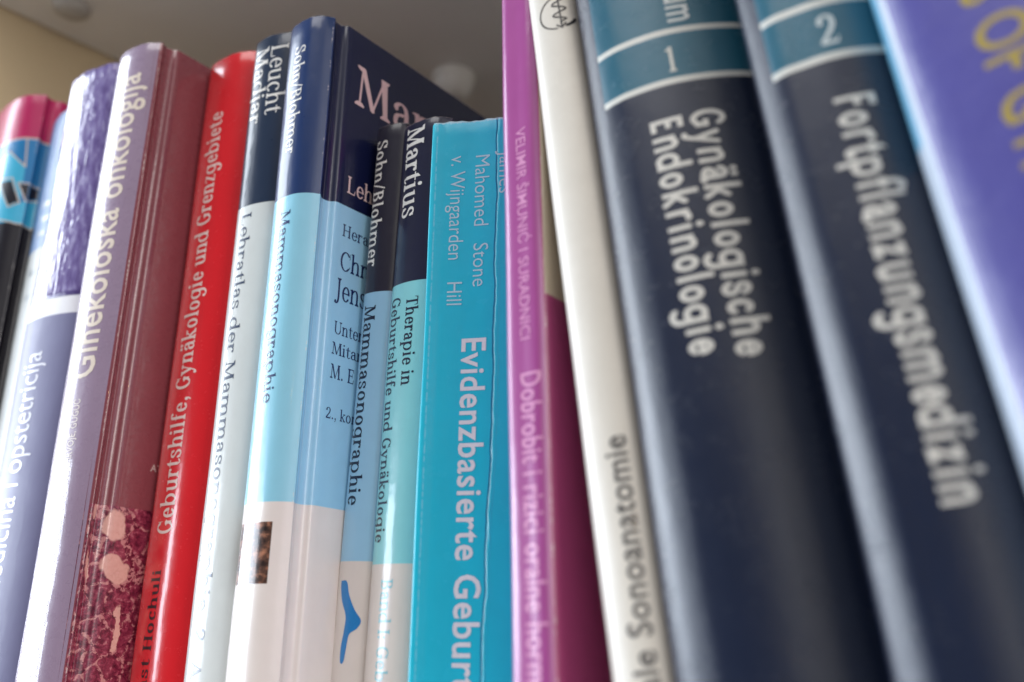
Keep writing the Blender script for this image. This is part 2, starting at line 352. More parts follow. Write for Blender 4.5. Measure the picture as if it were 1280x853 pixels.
# ---------------------------------------------------------------- books
CR = {}
class Book:
    pass
def mesh_obj(name, V, F, m, parent, smooth=True, uv=None, normals=None):
    me = bpy.data.meshes.new(name); me.from_pydata([tuple(v) for v in V], [], F); me.update()
    if smooth: me.polygons.foreach_set('use_smooth', [True]*len(me.polygons))
    if uv:
        l = me.uv_layers.new(name='print')
        for lp in me.loops: l.data[lp.index].uv = uv[lp.vertex_index]
    if normals: me.normals_split_custom_set_from_vertices(normals)
    me.materials.append(m)
    o = bpy.data.objects.new(name, me); COL.objects.link(o)
    if parent: o.parent = parent
    return o
def make_outline(b, depth_units, hard):
    k = b['k']; Sp = catmull([(x*k, y*k) for x, y in b['pts']], 10)
    a = R(b['yaw']); bk = (-math.sin(a), math.cos(a)); o = (math.cos(a), math.sin(a)); Rr, L = Sp[-1], Sp[0]
    off = lambda P, t, n: (P[0]+bk[0]*t+o[0]*n, P[1]+bk[1]*t+o[1]*n)
    G = [(0, 0), (.010, -.008), (.020, -.010), (.030, -.007), (.037, .001), (.046, .003), (.06, .003)] if hard else [(0, 0), (.008, .0008), (.03, .0005), (.06, .001)]
    e = G[-1][1]
    far = [.08+(depth_units-.08)*i/12 for i in range(13)]
    rt = catmull([off(Rr, *g) for g in G], 6)+[off(Rr, t, e) for t in far]
    lt = catmull([off(L, g[0], -g[1]) for g in G], 6)+[off(L, t, -e) for t in far]
    return lt[::-1][:-1]+Sp+rt[1:], len(lt)-1, len(lt)-1+len(Sp)-1
def make_book(key, name, label, mat, depth, hard=True, thick=.0024, lift=0, group='medical books standing in a row on the shelf', jit=.00012):
    b = BOOKS[key]; B = Book(); B.spec = b; B.key = key
    out, i0, i1 = make_outline(b, depth/U, hard)
    a = R(b['lean']); k = b['k']
    uL = min(p[0] for p in out[i0:i1+1])
    hb = (-CAMH/U-uL*math.sin(a))/math.cos(a) if a >= 0 else (-CAMH/U-max(p[0] for p in out)*math.sin(a))/math.cos(a)
    u0 = (out[i0][0]+out[i1][0])/2; y0 = out[i0][1]
    B.hb = hb*U; B.o = (u0, y0)
    P = [((x-u0)*U, (y-y0)*U) for x, y in out]
    s = [0]
    for p, q in zip(P, P[1:]): s.append(s[-1]+math.dist(p, q))
    s = [(q-s[i0])*1000 for q in s]
    N = []
    for i in range(len(P)):
        p, q = P[max(0, i-1)], P[min(len(P)-1, i+1)]; d = math.dist(p, q); N.append(((q[1]-p[1])/d, -(q[0]-p[0])/d))
    B.P, B.s, B.N, B.H = P, s, N, b['top']*k*U-B.hb
    e = bpy.data.objects.new(name, None); COL.objects.link(e); B.root = e
    e.empty_display_size = .02
    e.location = (u0*U*math.cos(a)-B.hb*math.sin(a), (y0-1)*U, u0*U*math.sin(a)+B.hb*math.cos(a)+CAMH+lift); e.rotation_euler = (0, -a, 0)
    e['label'] = label; e['category'] = 'book'; e['group'] = group
    # three pieces of the case: back cover | spine | front cover, cut in the joints
    cutL = max(0, i0-(9 if hard else 0)); cutR = i1+(9 if hard else 0)
    zt = B.H; rnd = random.Random(key)
    ph = [rnd.uniform(0, 6.28) for _ in range(6)]
    rows = 44
    B.wave = lambda s_, z_: jit*.8*math.sin(z_*31+ph[2]+s_*.03)+jit*.5*math.sin(z_*83+ph[3])
    def piece(nm, lo, hi, m, par):
        V, UVs, Fc = [], [], []
        ring = [(0, 0, j/rows) for j in range(rows)]+[(0, -.0007, 1), (.00012, -.0003, 1), (.0004, -.00008, 1), (.0008, 0, 1), (thick-.0004, 0, 1), (thick, -.0004, 1), (thick, -.004, 1), (thick, 0, 0), ]
        nr = len(ring)
        for i in range(lo, hi+1):
            top_wob = jit*(math.sin(s[i]*.55+ph[0])+.6*math.sin(s[i]*1.7+ph[1]))
            for inn, dz, fz in ring:
                z = (zt+top_wob)*fz+dz
                wv = B.wave(s[i], z) if inn < thick*.5 else 0
                V.append((P[i][0]-N[i][0]*(inn-wv), P[i][1]-N[i][1]*(inn-wv), max(z, .0002))); UVs.append((s[i], (z+B.hb)*1000))
        n = hi-lo+1
        for i in range(n-1):
            for j in range(nr):
                j2 = (j+1) % nr; Fc.append((i*nr+j, (i+1)*nr+j, (i+1)*nr+j2, i*nr+j2))
        Fc.append(tuple(range(nr))); Fc.append(tuple((n-1)*nr+j for j in reversed(range(nr))))
        return mesh_obj(nm, V, Fc, m, par, uv=UVs)
    B.spine = piece('spine', cutL, cutR, mat, e)
    B.front = piece('front_cover', cutR, len(P)-1, mat, e)
    B.back = piece('back_cover', 0, cutL, mat, e)
    # page block
    inn = [(P[i][0]-N[i][0]*(thick+.0004), P[i][1]-N[i][1]*(thick+.0004)) for i in range(0, len(P), 1)]
    keep = [inn[0]]
    for i in range(4, len(P)-1):
        if i < i0-12 or i > i1+12 or i0+3 <= i <= i1-3: keep.append(inn[i])
    keep.append(inn[-1])
    cx = sum(p[0] for p in keep)/len(keep)
    keep = [(p[0], p[1]-(.004 if i in (0, len(keep)-1) else 0)) for i, p in enumerate(keep)]
    A0, A1 = keep[0], keep[-1]
    fore = [(A1[0]+(A0[0]-A1[0])*t, A1[1]+(A0[1]-A1[1])*t-.003*math.sin(math.pi*t)) for t in (.2, .4, .6, .8)]
    poly = keep+fore; n = len(poly); zb, zp = .003 if hard else .0006, zt-(.0035 if hard else .0006)
    V = [(x, y, zb) for x, y in poly]+[(x, y, zp) for x, y in poly]
    Fc = [(i, (i+1) % n, n+(i+1) % n, n+i) for i in range(n)]+[tuple(reversed(range(n))), tuple(range(n, 2*n))]
    mesh_obj('page_block', V, Fc, PAPER, e, smooth=False)
    if hard:
        # woven headband at the top of the page block
        hbp = [(P[i][0]-N[i][0]*(thick+.0010), P[i][1]-N[i][1]*(thick+.0010)) for i in range(i0+3, i1-2)]
        V, Fc = [], []
        for i, (x, y) in enumerate(hbp):
            for j in range(6):
                t = 2*math.pi*j/6; V.append((x, y+.0008*math.cos(t), zp+.0004+.0008*math.sin(t)))
        for i in range(len(hbp)-1):
            for j in range(6): Fc.append((i*6+j, (i+1)*6+j, (i+1)*6+(j+1) % 6, i*6+(j+1) % 6))
        Fc += [tuple(range(6)), tuple((len(hbp)-1)*6+j for j in reversed(range(6)))]
        mesh_obj('headband', V, Fc, HEADBAND, e)
    return B
def surf(B, s, h, lift):
    ss = B.s; lo, hi = 0, len(ss)-1
    while hi-lo > 1:
        m = (lo+hi)//2
        if ss[m] <= s: lo = m
        else: hi = m
    t = (s-ss[lo])/(ss[hi]-ss[lo]); P, N = B.P, B.N
    nx = N[lo][0]*(1-t)+N[hi][0]*t; ny = N[lo][1]*(1-t)+N[hi][1]*t; l = math.hypot(nx, ny); nx, ny = nx/l, ny/l
    lift += B.wave(s, h/1000-B.hb)
    return Vector((P[lo][0]*(1-t)+P[hi][0]*t+nx*lift, P[lo][1]*(1-t)+P[hi][1]*t+ny*lift, h/1000-B.hb)), Vector((nx, ny, 0))
def lay(B, parent, name, V, F, m, lift=.00007, step=.7):
    """lay flat shapes (s, h in mm) onto the book's outer surface as a thin printed film"""
    bm = bmesh.new(); vs_ = [bm.verts.new((x, y, 0)) for x, y in V]
    for f in F:
        try: bm.faces.new([vs_[i] for i in f])
        except ValueError: pass
    bmesh.ops.remove_doubles(bm, verts=bm.verts, dist=1e-4)
    xs = [v.co.x for v in bm.verts]
    if xs:
        x = math.ceil(min(xs)/step)*step
        while x < max(xs):
            bmesh.ops.bisect_plane(bm, geom=bm.verts[:]+bm.edges[:]+bm.faces[:], dist=1e-5, plane_co=(x, 0, 0), plane_no=(1, 0, 0)); x += step
    ys = [v.co.y for v in bm.verts]; y = math.ceil(min(ys)/4)*4
    while y < max(ys):
        bmesh.ops.bisect_plane(bm, geom=bm.verts[:]+bm.edges[:]+bm.faces[:], dist=1e-5, plane_co=(0, y, 0), plane_no=(0, 1, 0)); y += 4
    for f in bm.faces:
        f.normal_update()
        if f.normal.z < 0: f.normal_flip()
    me = bpy.data.meshes.new(name); nn = []
    bm.verts.ensure_lookup_table()
    for v in bm.verts:
        p, n = surf(B, v.co.x, v.co.y, lift); v.co = p; nn.append(n)
    bm.to_mesh(me); bm.free()
    me.polygons.foreach_set('use_smooth', [True]*len(me.polygons)); me.normals_split_custom_set_from_vertices(nn)
    me.materials.append(m); o = bpy.data.objects.new(name, me); COL.objects.link(o); o.parent = parent; return o
_sans = {}
def sans_line(text, weight):
    key = (text, weight)
    if key not in _sans:
        c = bpy.data.curves.new('tmp', 'FONT'); c.body = text; c.offset = weight; c.resolution_u = 3; c.space_character = 1+max(0, weight)*4.5
        o = bpy.data.objects.new('tmp', c); COL.objects.link(o); bpy.context.view_layer.update()
        me = o.evaluated_get(bpy.context.evaluated_depsgraph_get()).to_mesh()
        V = [(v.co.x, v.co.y) for v in me.vertices]; F = [tuple(p.vertices) for p in me.polygons]
        o.evaluated_get(bpy.context.evaluated_depsgraph_get()).to_mesh_clear() if False else None
        bpy.data.objects.remove(o); bpy.data.curves.remove(c); _sans[key] = (V, F)
    return _sans[key]
def line_width(font, text):
    if isinstance(font, Serif): return sum(font.glyph(c)[1] for c in text)
    V, _ = sans_line('l'+text+'l', font); W, _ = sans_line('ll', font)
    return max(v[0] for v in V)-max(v[0] for v in W)
def line_mesh(font, text):
    if isinstance(font, Serif):
        V, F, x = [], [], 0
        for ch in text:
            g, a_ = font.glyph(ch)
            if g: o = len(V); V += [(x+p[0], p[1]) for p in g[0]]; F += [tuple(o+i for i in t) for t in g[1]]
            x += a_
        return V, F
    return sans_line(text, font)
def write(B, parent, name, font, pre, mid, post, base, em, h0, h1, col, way='down', gloss=None):
    """way down: reads from the head to the foot; up: foot to head; across: along the outline. mid runs exactly from h0 to h1"""
    wp, wm = line_width(font, pre) if pre else 0, line_width(font, mid)
    st = abs(h1-h0)/wm; V, F = line_mesh(font, pre+mid+post)
    if way == 'down': V = [(base+y*em, h0-(x-wp)*st) for x, y in V]
    elif way == 'up': V = [(base-y*em, h0+(x-wp)*st) for x, y in V]
    else: V = [(h0+(x-wp)*st, base+y*em) for x, y in V]
    lo = -B.hb*-1000+3
    keep = [f for f in F if all(V[i][1] > B.hb*1000+4 and V[i][1] < (B.hb+B.H)*1000-1 for i in f)]
    return lay(B, parent, name, V, keep, ink(col, *(gloss or ())))
def strokes(paths, wd):
    V, F = [], []
    P = []
    for path in paths:
        nib = [(wd/2*math.cos(math.pi*i/5), wd/2*math.sin(math.pi*i/5)) for i in range(10)]
        for a_, b_ in zip(path, path[1:]):
            pts = [Vector((a_[0]+x, a_[1]+y)) for x, y in nib]+[Vector((b_[0]+x, b_[1]+y)) for x, y in nib]; P.append([pts[i] for i in convex_hull_2d(pts)])
    for p in P:
        if sum(p[i][0]*p[(i+1) % len(p)][1]-p[(i+1) % len(p)][0]*p[i][1] for i in range(len(p))) < 0: p = p[::-1]
        F.append(list(range(len(V), len(V)+len(p)))); V += p
    vo, _, fo, _, _, of = delaunay_2d_cdt(V, [], F, 0, 1e-4)
    return [(v[0], v[1]) for v in vo], [tuple(f) for f, g in zip(fo, of) if g]

PAPER = paper()
HEADBAND = board_mat('headband_cloth', (225, 225, 220), (190, 60, 60), .8)
REG, BOLD, SEMI = Serif(.098, .038), Serif(.128, .045), Serif(.12, .044)
PLAIN = Serif(.135, .115, True)
WHITE, CREAM = (232, 228, 222), (222, 206, 196)

# ---------------------------------------------------------------- the bookcase
def box(name, lo, hi, m, parent, bev=.0012):
    bm = bmesh.new(); bmesh.ops.create_cube(bm, size=1)
    for v in bm.verts: v.co = [(lo[i]+hi[i])/2+v.co[i]*(hi[i]-lo[i]) for i in range(3)]
    bmesh.ops.bevel(bm, geom=bm.edges[:], offset=bev, segments=2, affect='EDGES')
    me = bpy.data.meshes.new(name); bm.to_mesh(me); bm.free(); me.materials.append(m)
    o = bpy.data.objects.new(name, me); COL.objects.link(o); o.parent = parent; return o
case = bpy.data.objects.new('bookcase', None); COL.objects.link(case)
case['label'] = 'pale laminate bookcase compartment around the whole row of books'; case['category'] = 'bookcase'
LAM = board_mat('laminate', (235, 232, 227), (240, 237, 232), .5)
ZC, XL, XR, YF, YB = .344, -.437, .62, -.062, .235
TAN = board_mat('tan_laminate', (206, 184, 148), (214, 193, 158), .5)
box('side_panel', (XL-.018, YF, -.02), (XL, YB, ZC+.02), TAN, case)
box('side_panel', (XR, YF, -.02), (XR+.018, YB, ZC+.02), TAN, case)
box('shelf_board', (XL+.0005, YF+.001, -.018), (XR-.0005, YB-.001, 0), LAM, case)
box('shelf_board', (XL+.0005, YF+.001, ZC), (XR-.0005, YB-.001, ZC+.018), LAM, case)
box('back_panel', (XL-.018, YB+.0005, -.02), (XR+.018, YB+.0045, ZC+.02), LAM, case)
def cap(x, y, r, d, m):
    V, F = [], []; prof = [(1, 0), (1, .15), (.93, .45), (.76, .74), (.5, .92), (.2, 1)]
    for rr, zz in prof:
        for j in range(28): t = 2*math.pi*j/28; V.append((x+r*rr*math.cos(t), y+r*rr*math.sin(t), ZC-.0003-d*zz))
    for i in range(len(prof)-1):
        for j in range(28): F.append((i*28+j, i*28+(j+1) % 28, (i+1)*28+(j+1) % 28, (i+1)*28+j))
    F.append(tuple(range((len(prof)-1)*28, len(prof)*28)))
    mesh_obj('fitting_cap', V, F, m, case)
cap(-.411, -.013, .0085, .004, board_mat('grey_cap', (186, 181, 174), (196, 191, 184)))
cap(-.316, .146, .0115, .014, board_mat('white_cap', (222, 218, 211), (229, 225, 219)))

# ---------------------------------------------------------------- book with pink, blue and black bands
B = make_book('B1', 'book', 'leftmost book, with pink top, blue patterned band and black lower spine',
    jacket('pink_blue_black_jacket', key='B1', base=(24, 21, 30), layers=[((30, 118, 172), (None, None, 161.6, None)), ((180, 32, 90), (None, None, 198.6, None)), ((205, 190, 180), (None, None, 198.3, 199.0))], rough=.36, coat=.3, coat_rough=.1), .17)
pat = B.spine
lay(B, pat, 'pale_blue_shape', [(25.0, 182.8), (34.6, 184.7), (46.0, 193.5), (54.7, 185.7), (55.2, 170.1), (62.5, 173.5), (62.5, 160.8), (25.0, 163.5)], [tuple(range(8))], ink((70, 178, 212)))
lay(B, pat, 'dark_shape', [(44.2, 180.1), (50.3, 179.7), (54.7, 170.5), (51.0, 168.9)], [(0, 1, 2, 3)], ink((38, 36, 44)), lift=.00010)
lay(B, pat, 'dark_shape', [(53.8, 178.2), (62.5, 177.8), (62.5, 173.9), (57.3, 171.8)], [(0, 1, 2, 3)], ink((38, 36, 44)), lift=.00010)
V, F = strokes([[(25.0, 182.8), (34.6, 184.7), (46.0, 193.7), (54.7, 185.9), (53.5, 198.2)], [(42.9, 181.4), (50.5, 180.9), (55.1, 170.1), (51.0, 168.2), (43.6, 179.9)], [(53.3, 178.7), (62.5, 178.5)], [(53.3, 178.7), (57.2, 170.9), (62.5, 172.8)], [(25.0, 163.2), (48.1, 163.0), (54.8, 161.2), (62.5, 160.7)]], .6)
lay(B, pat, 'outline_mark', V, F, ink((205, 190, 180)), lift=.00013)

# ---------------------------------------------------------------- slim blue and grey book
B = make_book('B2', 'book', 'slim blue and pale grey book squeezed between the pink topped book and the purple one',
    jacket('blue_grey_jacket', key='B2', base=(158, 158, 154), layers=[((58, 100, 150), (None, None, 146.5, None))], rough=.45, coat=.2, coat_rough=.2), .17)
for i, (t, h) in enumerate((('Sie', 161), ('Text', 154.6), ('Wei', 148.6))):
    write(B, B.spine, 'title', .012, '', t, '', h+3, 4.2, 15.5, 15.5+len(t)*2.3, (205, 210, 215), 'across')
write(B, B.spine, 'small_print', 0, '', 'Band', '', 136, 4.2, 14.6, 22, (120, 130, 140), 'across')
write(B, B.spine, 'small_print', 0, '', 'Verl', '', 126, 4.2, 14.6, 22, (120, 130, 140), 'across')

# ---------------------------------------------------------------- purple book in a creased jacket
def creased(k, c, h, ro):
    u, v, uvv = k.uv()
    mp = k.n('ShaderNodeMapping'); k.put(mp.inputs['Vector'], uvv); mp.inputs['Scale'].default_value = (1, .28, 1)
    nz = k.noise(mp.outputs[0], .5, 6, .68); up = k.step(v, 118, 1.0); fold = k.noise(mp.outputs[0], .26, 3, .55)
    pic = k.ramp(nz, [(.36, lin((92, 76, 130))), (.5, lin((120, 106, 158))), (.66, lin((164, 158, 196)))])
    c = k.mix(k.math('MULTIPLY', up, k.step(v, 119.2, .2)), c, pic)
    h = k.math('ADD', h, k.math('MULTIPLY', k.math('MULTIPLY', fold, up), .75)); ro = k.mixf(up, ro, .22)
    k.put(k.b.inputs['Coat Weight'], k.mixf(up, .04, .95))
    return c, h, ro
B = make_book('B3', 'book', 'purple book with creased shiny jacket, white stripe and lavender lower spine',
    jacket('purple_lavender_jacket', key='B3', base=(124, 124, 156), layers=[((88, 72, 130), (None, None, 117.5, None)), ((236, 236, 240), (None, None, 111.1, 117.4))], rough=.42, coat=.25, coat_rough=.05, spec=.2, special=creased), .17, jit=.0003)
write(B, B.spine, 'title', -.006, 'Perinatalna medicina i ', 'opstetricija', '', 24.4, 6.2/.45, 57.4, 98.9, (228, 228, 238), 'up')
write(B, B.spine, 'author_name', 0, '', 'VANC', '', 23.2, 6.0, 190, 206, (205, 200, 222), 'up')

# ---------------------------------------------------------------- mauve and maroon book
def tissue(k):
    """stained tissue micrograph printed on the cover"""
    u, v, uvv = k.uv()
    wob = k.noise(uvv, .16, 3, .6, 'Color'); ad = k.n('ShaderNodeVectorMath', operation='MULTIPLY_ADD'); k.put(ad.inputs[0], wob); ad.inputs[1].default_value = (5, 5, 0); k.put(ad.inputs[2], uvv)
    fine = k.noise(ad.outputs[0], .55, 6, .72); c = k.ramp(fine, [(.34, lin((62, 16, 34))), (.47, lin((112, 34, 58))), (.58, lin((150, 62, 84))), (.72, lin((205, 150, 150)))])
    vo = k.n('ShaderNodeTexVoronoi', feature='DISTANCE_TO_EDGE'); k.put(vo.inputs['Vector'], ad.outputs[0]); vo.inputs['Scale'].default_value = .16
    fib = k.math('MULTIPLY', k.math('LESS_THAN', vo.outputs['Distance'], .055), k.math('GREATER_THAN', fine, .5)); c = k.mix(k.math('MULTIPLY', fib, .75), c, lin((200, 140, 138)))
    for cu, cv, ru, rv, tl in ((41.2, 38.6, 3.9, 4.6, 0), (43.0, 26.4, 4.6, 4.3, .22), (46.0, 9.5, .75, 6.5, -.1), (35.2, 43.2, .9, 2.6, -.3), (34.6, 27, .7, 4.4, .05)):
        sp = k.n('ShaderNodeSeparateXYZ'); k.put(sp.inputs[0], ad.outputs[0])
        du = k.math('DIVIDE', k.math('SUBTRACT', sp.outputs[0], cu+2.5), ru); dv = k.math('DIVIDE', k.math('ADD', k.math('SUBTRACT', sp.outputs[1], cv+2.5), k.math('MULTIPLY', du, tl*rv)), rv)
        d = k.math('SQRT', k.math('ADD', k.math('MULTIPLY', du, du), k.math('MULTIPLY', dv, dv)))
        c = k.mix(k.math('SUBTRACT', 1.0, k.step(d, 1.0, .09)), c, k.mix(k.noise(uvv, .8, 4), lin((206, 150, 140)), lin((224, 176, 164))))
    return c
B = make_book('B4', 'book', 'mauve spined book with maroon cover and a stained tissue picture near its foot',
    jacket('mauve_maroon_jacket', key='B4', base=(148, 128, 150), layers=[((128, 64, 72), (31.2, None, None, None)), (tissue, (31.6, None, None, 44.4))], rough=.28, coat=.8, coat_rough=.05), .17)
write(B, B.spine, 'title', .014, '', 'Ginekološka onkologija', '', 25.9, 6.4/.45, 82.3, 191.4, (226, 212, 198), 'up')
write(B, B.spine, 'author_name', .006, 'LJ. ', 'BEĆEONUŠIĆ, DAMIR BABIĆ, MIRNO SAMARDŽIJA, TAMIDŽA HRVOJE, GUGUĆ', '', 22.8, 2.7/.68, -16, 76.3, (226, 214, 206), 'up')
write(B, B.front, 'front_title', .01, '', 'ATLAS', '', 56.4, 3.1, 50.2, 59, (205, 180, 175), 'across')

# ---------------------------------------------------------------- red book
B = make_book('B5', 'book', 'bright red book with white serif title running up its spine',
    jacket('red_cloth', key='B5', base=(222, 28, 38), layers=[], rough=.26, coat=.7, wave=.2), .165)
write(B, B.spine, 'title', BOLD, '', 'Geburtshilfe, Gynäkologie und Grenzgebiete', '', 21.8, 6.6/.68, 36.2, 178.7, (240, 214, 208), 'up')
write(B, B.spine, 'author_name', BOLD, 'Ernst ', 'Hochuli', '', 19.7, 3.9/.68, 3.6, 26.5, (40, 18, 24), 'up')

# ---------------------------------------------------------------- navy and silver book
B = make_book('B6', 'book', 'slim book with dark navy top and silver white spine, beside the red book',
    jacket('navy_silver_jacket', key='B6', base=(206, 210, 208), layers=[((26, 42, 66), (None, None, 134.6, None))], rough=.3, coat=.42, coat_rough=.09), .16)
write(B, B.spine, 'author_name', REG, '', 'Leucht', '', 17.5, 6.4/.68, 191.9, 165.6, WHITE, 'down')
write(B, B.spine, 'author_name', REG, '', 'Madjar', '', 10.7, 5.8/.68, 192.4, 163.4, WHITE, 'down')
write(B, B.spine, 'title', REG, '', 'Lehratlas der Mammasonographie', '  2. Auflage', 12.2, 4.3/.68, 132.3, 13.8, (52, 66, 92), 'down')

# ---------------------------------------------------------------- navy, light blue and cream book with its cover showing
def brownpic(k):
    u, v, uvv = k.uv(); n = k.noise(uvv, .35, 5, .65)
    return k.ramp(n, [(.35, lin((34, 24, 22))), (.5, lin((82, 56, 46))), (.68, lin((176, 120, 92)))])
B = make_book('B7', 'book', 'glossy navy, light blue and cream book whose lettered front cover shows',
    jacket('navy_blue_cream_jacket', key='B7', base=(222, 212, 206), layers=[((140, 198, 218), (None, None, 40.8, None)), ((150, 198, 224), (29.0, None, 40.8, None)), ((26, 50, 96), (None, None, 130.6, None)), ((18, 24, 58), (29.0, None, 130.4, None)), (brownpic, (4, 22.9, 19.9, 35.6))], rough=.3, coat=.36, coat_rough=.08), .17)
write(B, B.spine, 'author_name', REG, '', 'Sohn/Blohmer', '', 14.7, 4.6/.68, 182.8, 144.6, WHITE, 'down')
write(B, B.spine, 'title', REG, '', 'Mammasonographie', '', 15.3, 4.1/.68, 126, 67.8, (30, 52, 100), 'down')
NAVY, PINKW = (16, 30, 84), (226, 196, 192)
for t, mid, post, h, s0, s1, cp, col in (('Ma', 'M', 'ammasono', 166.0, 38.6, 54.6, 14.3, PINKW), ('Le', 'Le', 'hrbuch', 134.9, 38.4, 45.3, 5.6, PINKW),
        ('He', 'Her', 'ausgegeben', 120.5, 38.0, 46.1, 3.9, NAVY), ('Ch', 'Ch', 'ristof', 109.8, 37.9, 46.0, 5.9, NAVY), ('Je', 'Jen', 's-Uwe', 100.4, 37.0, 46.4, 6.6, NAVY),
        ('Un', 'Unte', 'r', 89.9, 37.6, 46.9, 3.85, NAVY), ('Mi', 'Mita', 'rbeit', 83.8, 37.3, 46.8, 3.6, NAVY), ('ME', 'M. E', '', 76.7, 37.4, 46.6, 4.2, NAVY), ('2.', '2., ko', 'rr.', 65.1, 37.0, 46.5, 3.2, NAVY)):
    write(B, B.front, 'cover_title' if t in ('Ma', 'Le') else 'cover_credit', REG if t != 'Ma' else Serif(.10, .036), '', mid, post, h, cp/.68, s0, s1, col, 'across')

# ---------------------------------------------------------------- slim dark and blue book with a bird-like mark
B = make_book('B8', 'book', 'slim dark topped blue book with a blue wing shaped mark on its cream foot',
    jacket('dark_blue_cream_jacket', key='B8', base=(214, 204, 198), layers=[((146, 190, 218), (None, None, 19.9, None)), ((34, 31, 48), (None, None, 96.3, None))], rough=.34, coat=.5, coat_rough=.12), .12, thick=.002)
write(B, B.spine, 'author_name', SEMI, '', 'Sohn/Blohmer', '', 9.5, 4.3/.68, 146.2, 104.4, WHITE, 'down')
write(B, B.spine, 'title', SEMI, '', 'Mammasonographie', '', 10.3, 4.1/.68, 92.4, 34.6, (20, 24, 50), 'down')
sw = [(10.6, 14.81), (12.47, 14.8), (13.72, 11.26), (15.7, 7.53), (17.73, 4.66), (16.74, 2.77), (14.74, 1.39), (14.12, -2.04), (13.52, -5.72), (13.0, -6.0), (12.61, -5.75), (12.39, -2.1), (12.98, 2.14), (13.13, 5.87), (11.48, 9.62), (10.69, 12.89)]
sw = catmull(sw+[sw[0]], 4)[:-1]
lay(B, B.spine, 'wing_mark', sw, [tuple(range(len(sw)))], ink((38, 124, 190)))

# ---------------------------------------------------------------- navy and mint book
B = make_book('B9', 'book', 'slim navy topped book with mint green middle and cream foot, beside the cyan paperback',
    jacket('navy_mint_cream_jacket', key='B9', base=(216, 206, 198), layers=[((136, 206, 212), (None, None, 20.2, None)), ((27, 28, 54), (None, None, 97.6, None))], rough=.3, coat=.6, coat_rough=.08), .12, thick=.002)
write(B, B.spine, 'author_name', BOLD, '', 'Martius', '', 12.0, 7.0/.68, 147.4, 117.6, WHITE, 'down')
write(B, B.spine, 'title', SEMI, '', 'Therapie in', '', 16.7, 3.9/.68, 93, 67.2, (30, 34, 58), 'down')
write(B, B.spine, 'title', SEMI, '', 'Geburtshilfe und Gynäkologie', '', 10.4, 3.9/.68, 93.8, 25.6, (30, 34, 58), 'down')
write(B, B.spine, 'volume_mark', REG, '', 'Band I: ', 'Geburtshilfe', 14.6, 3.9/.68, 16.5, .2, (128, 196, 208), 'down')

# ---------------------------------------------------------------- cyan paperback
def crack_u(h): return 21.6-1.6*max(0, min(1, (60-h)/65))+.22*math.sin(h*.21)+.12*math.sin(h*.63+1)
def crack(k, c, h, ro):
    u, v, uvv = k.uv()
    line = k.math('SUBTRACT', u, k.math('ADD', 21.5, k.math('MULTIPLY', k.math('SUBTRACT', k.noise(uvv, .045, 3, .6), .5), 2.4)))
    line = k.math('ADD', line, k.math('MULTIPLY', k.math('MAXIMUM', k.math('DIVIDE', k.math('SUBTRACT', 60.0, v), 65.0), 0.0), 1.7))
    ab = k.math('ABSOLUTE', line); groove = k.math('SUBTRACT', 1.0, k.step(ab, .22, .2))
    l2 = k.math('ABSOLUTE', k.math('ADD', line, k.math('ADD', -.9, k.math('MULTIPLY', k.noise(uvv, .12, 2), 1.6)))); g2 = k.math('MULTIPLY', k.math('SUBTRACT', 1.0, k.step(l2, .15, .14)), k.step(k.noise(uvv, .07, 2), .5, .06))
    h = k.math('SUBTRACT', h, k.math('MULTIPLY', groove, .24)); h = k.math('SUBTRACT', h, k.math('MULTIPLY', g2, .12))
    h = k.math('ADD', h, k.math('MULTIPLY', k.math('SUBTRACT', 1.0, k.step(k.math('ABSOLUTE', k.math('SUBTRACT', line, .7)),   .4, .4)), .05))
    c = k.mix(k.math('MULTIPLY', groove, .55), c, lin((10, 112, 140)))
    scuff = k.math('MULTIPLY', k.math('SUBTRACT', 1.0, k.step(k.math('ABSOLUTE', k.math('SUBTRACT', u, 4.0)), .18, .2)), k.step(k.noise(uvv, .5, 4), .46, .1))
    c = k.mix(k.math('MULTIPLY', scuff, .5), c, lin((150, 214, 230)))
    top = k.math('MULTIPLY', k.step(k.math('ADD', v, k.math('MULTIPLY', k.noise(uvv, 1.2, 3), 1.2)), 148.9, .25), .6); c = k.mix(top, c, lin((190, 222, 230)))
    return c, h, ro
B = make_book('B10', 'book', 'cyan paperback with a cracked crease along its white lettered spine',
    jacket('cyan_card', key='B10', base=(14, 190, 214), layers=[], rough=.42, coat=.35, coat_rough=.2, wave=.3, special=crack), .13, hard=False, thick=.0006, jit=.0002)
write(B, B.spine, 'author_name', -.004, '', 'Mahomed   Stone', '', 15.3, 4.1/.68, 137.6, 97.2, (188, 222, 230), 'down')
write(B, B.spine, 'author_name', -.004, '', 'v. Wijngaarden    Hill', '', 8.3, 4.1/.68, 137.6, 92, (188, 222, 230), 'down')
write(B, B.spine, 'author_name', -.004, '', 'James', '', 22.2, 4.1/.68, 137.7, 124.5, (188, 222, 230), 'down')
write(B, B.spine, 'title', .016, '', 'Evidenzbasierte', ' Geburtshilfe', 12.9, 6.3/.68, 83.2, 24.7, (226, 230, 232), 'down')

# ---------------------------------------------------------------- thin pink book
B = make_book('B11', 'book', 'thin pink spined book with maroon cover and a cream panel, beside the cyan paperback',
    jacket('pink_maroon_jacket', key='B11', base=(156, 70, 136), layers=[((156, 62, 108), (15.0, None, None, None)), ((188, 172, 150), (15.4, None, 84.6, None))], rough=.36, coat=.5, coat_rough=.16), .13, hard=False, thick=.0012, lift=0)
write(B, B.spine, 'author_name', .004, '', 'VELIMIR ŠIMUNIĆ I SURADNICI', '', 9.0, 2.75/.68, 128.6, 74, (212, 146, 188), 'down')
write(B, B.spine, 'title', .012, '', 'Dobrobit i rizici oralne', ' hormonske kontracepcije', 8.95, 4.95/.68, 66.8, 15.7, (216, 152, 192), 'down')

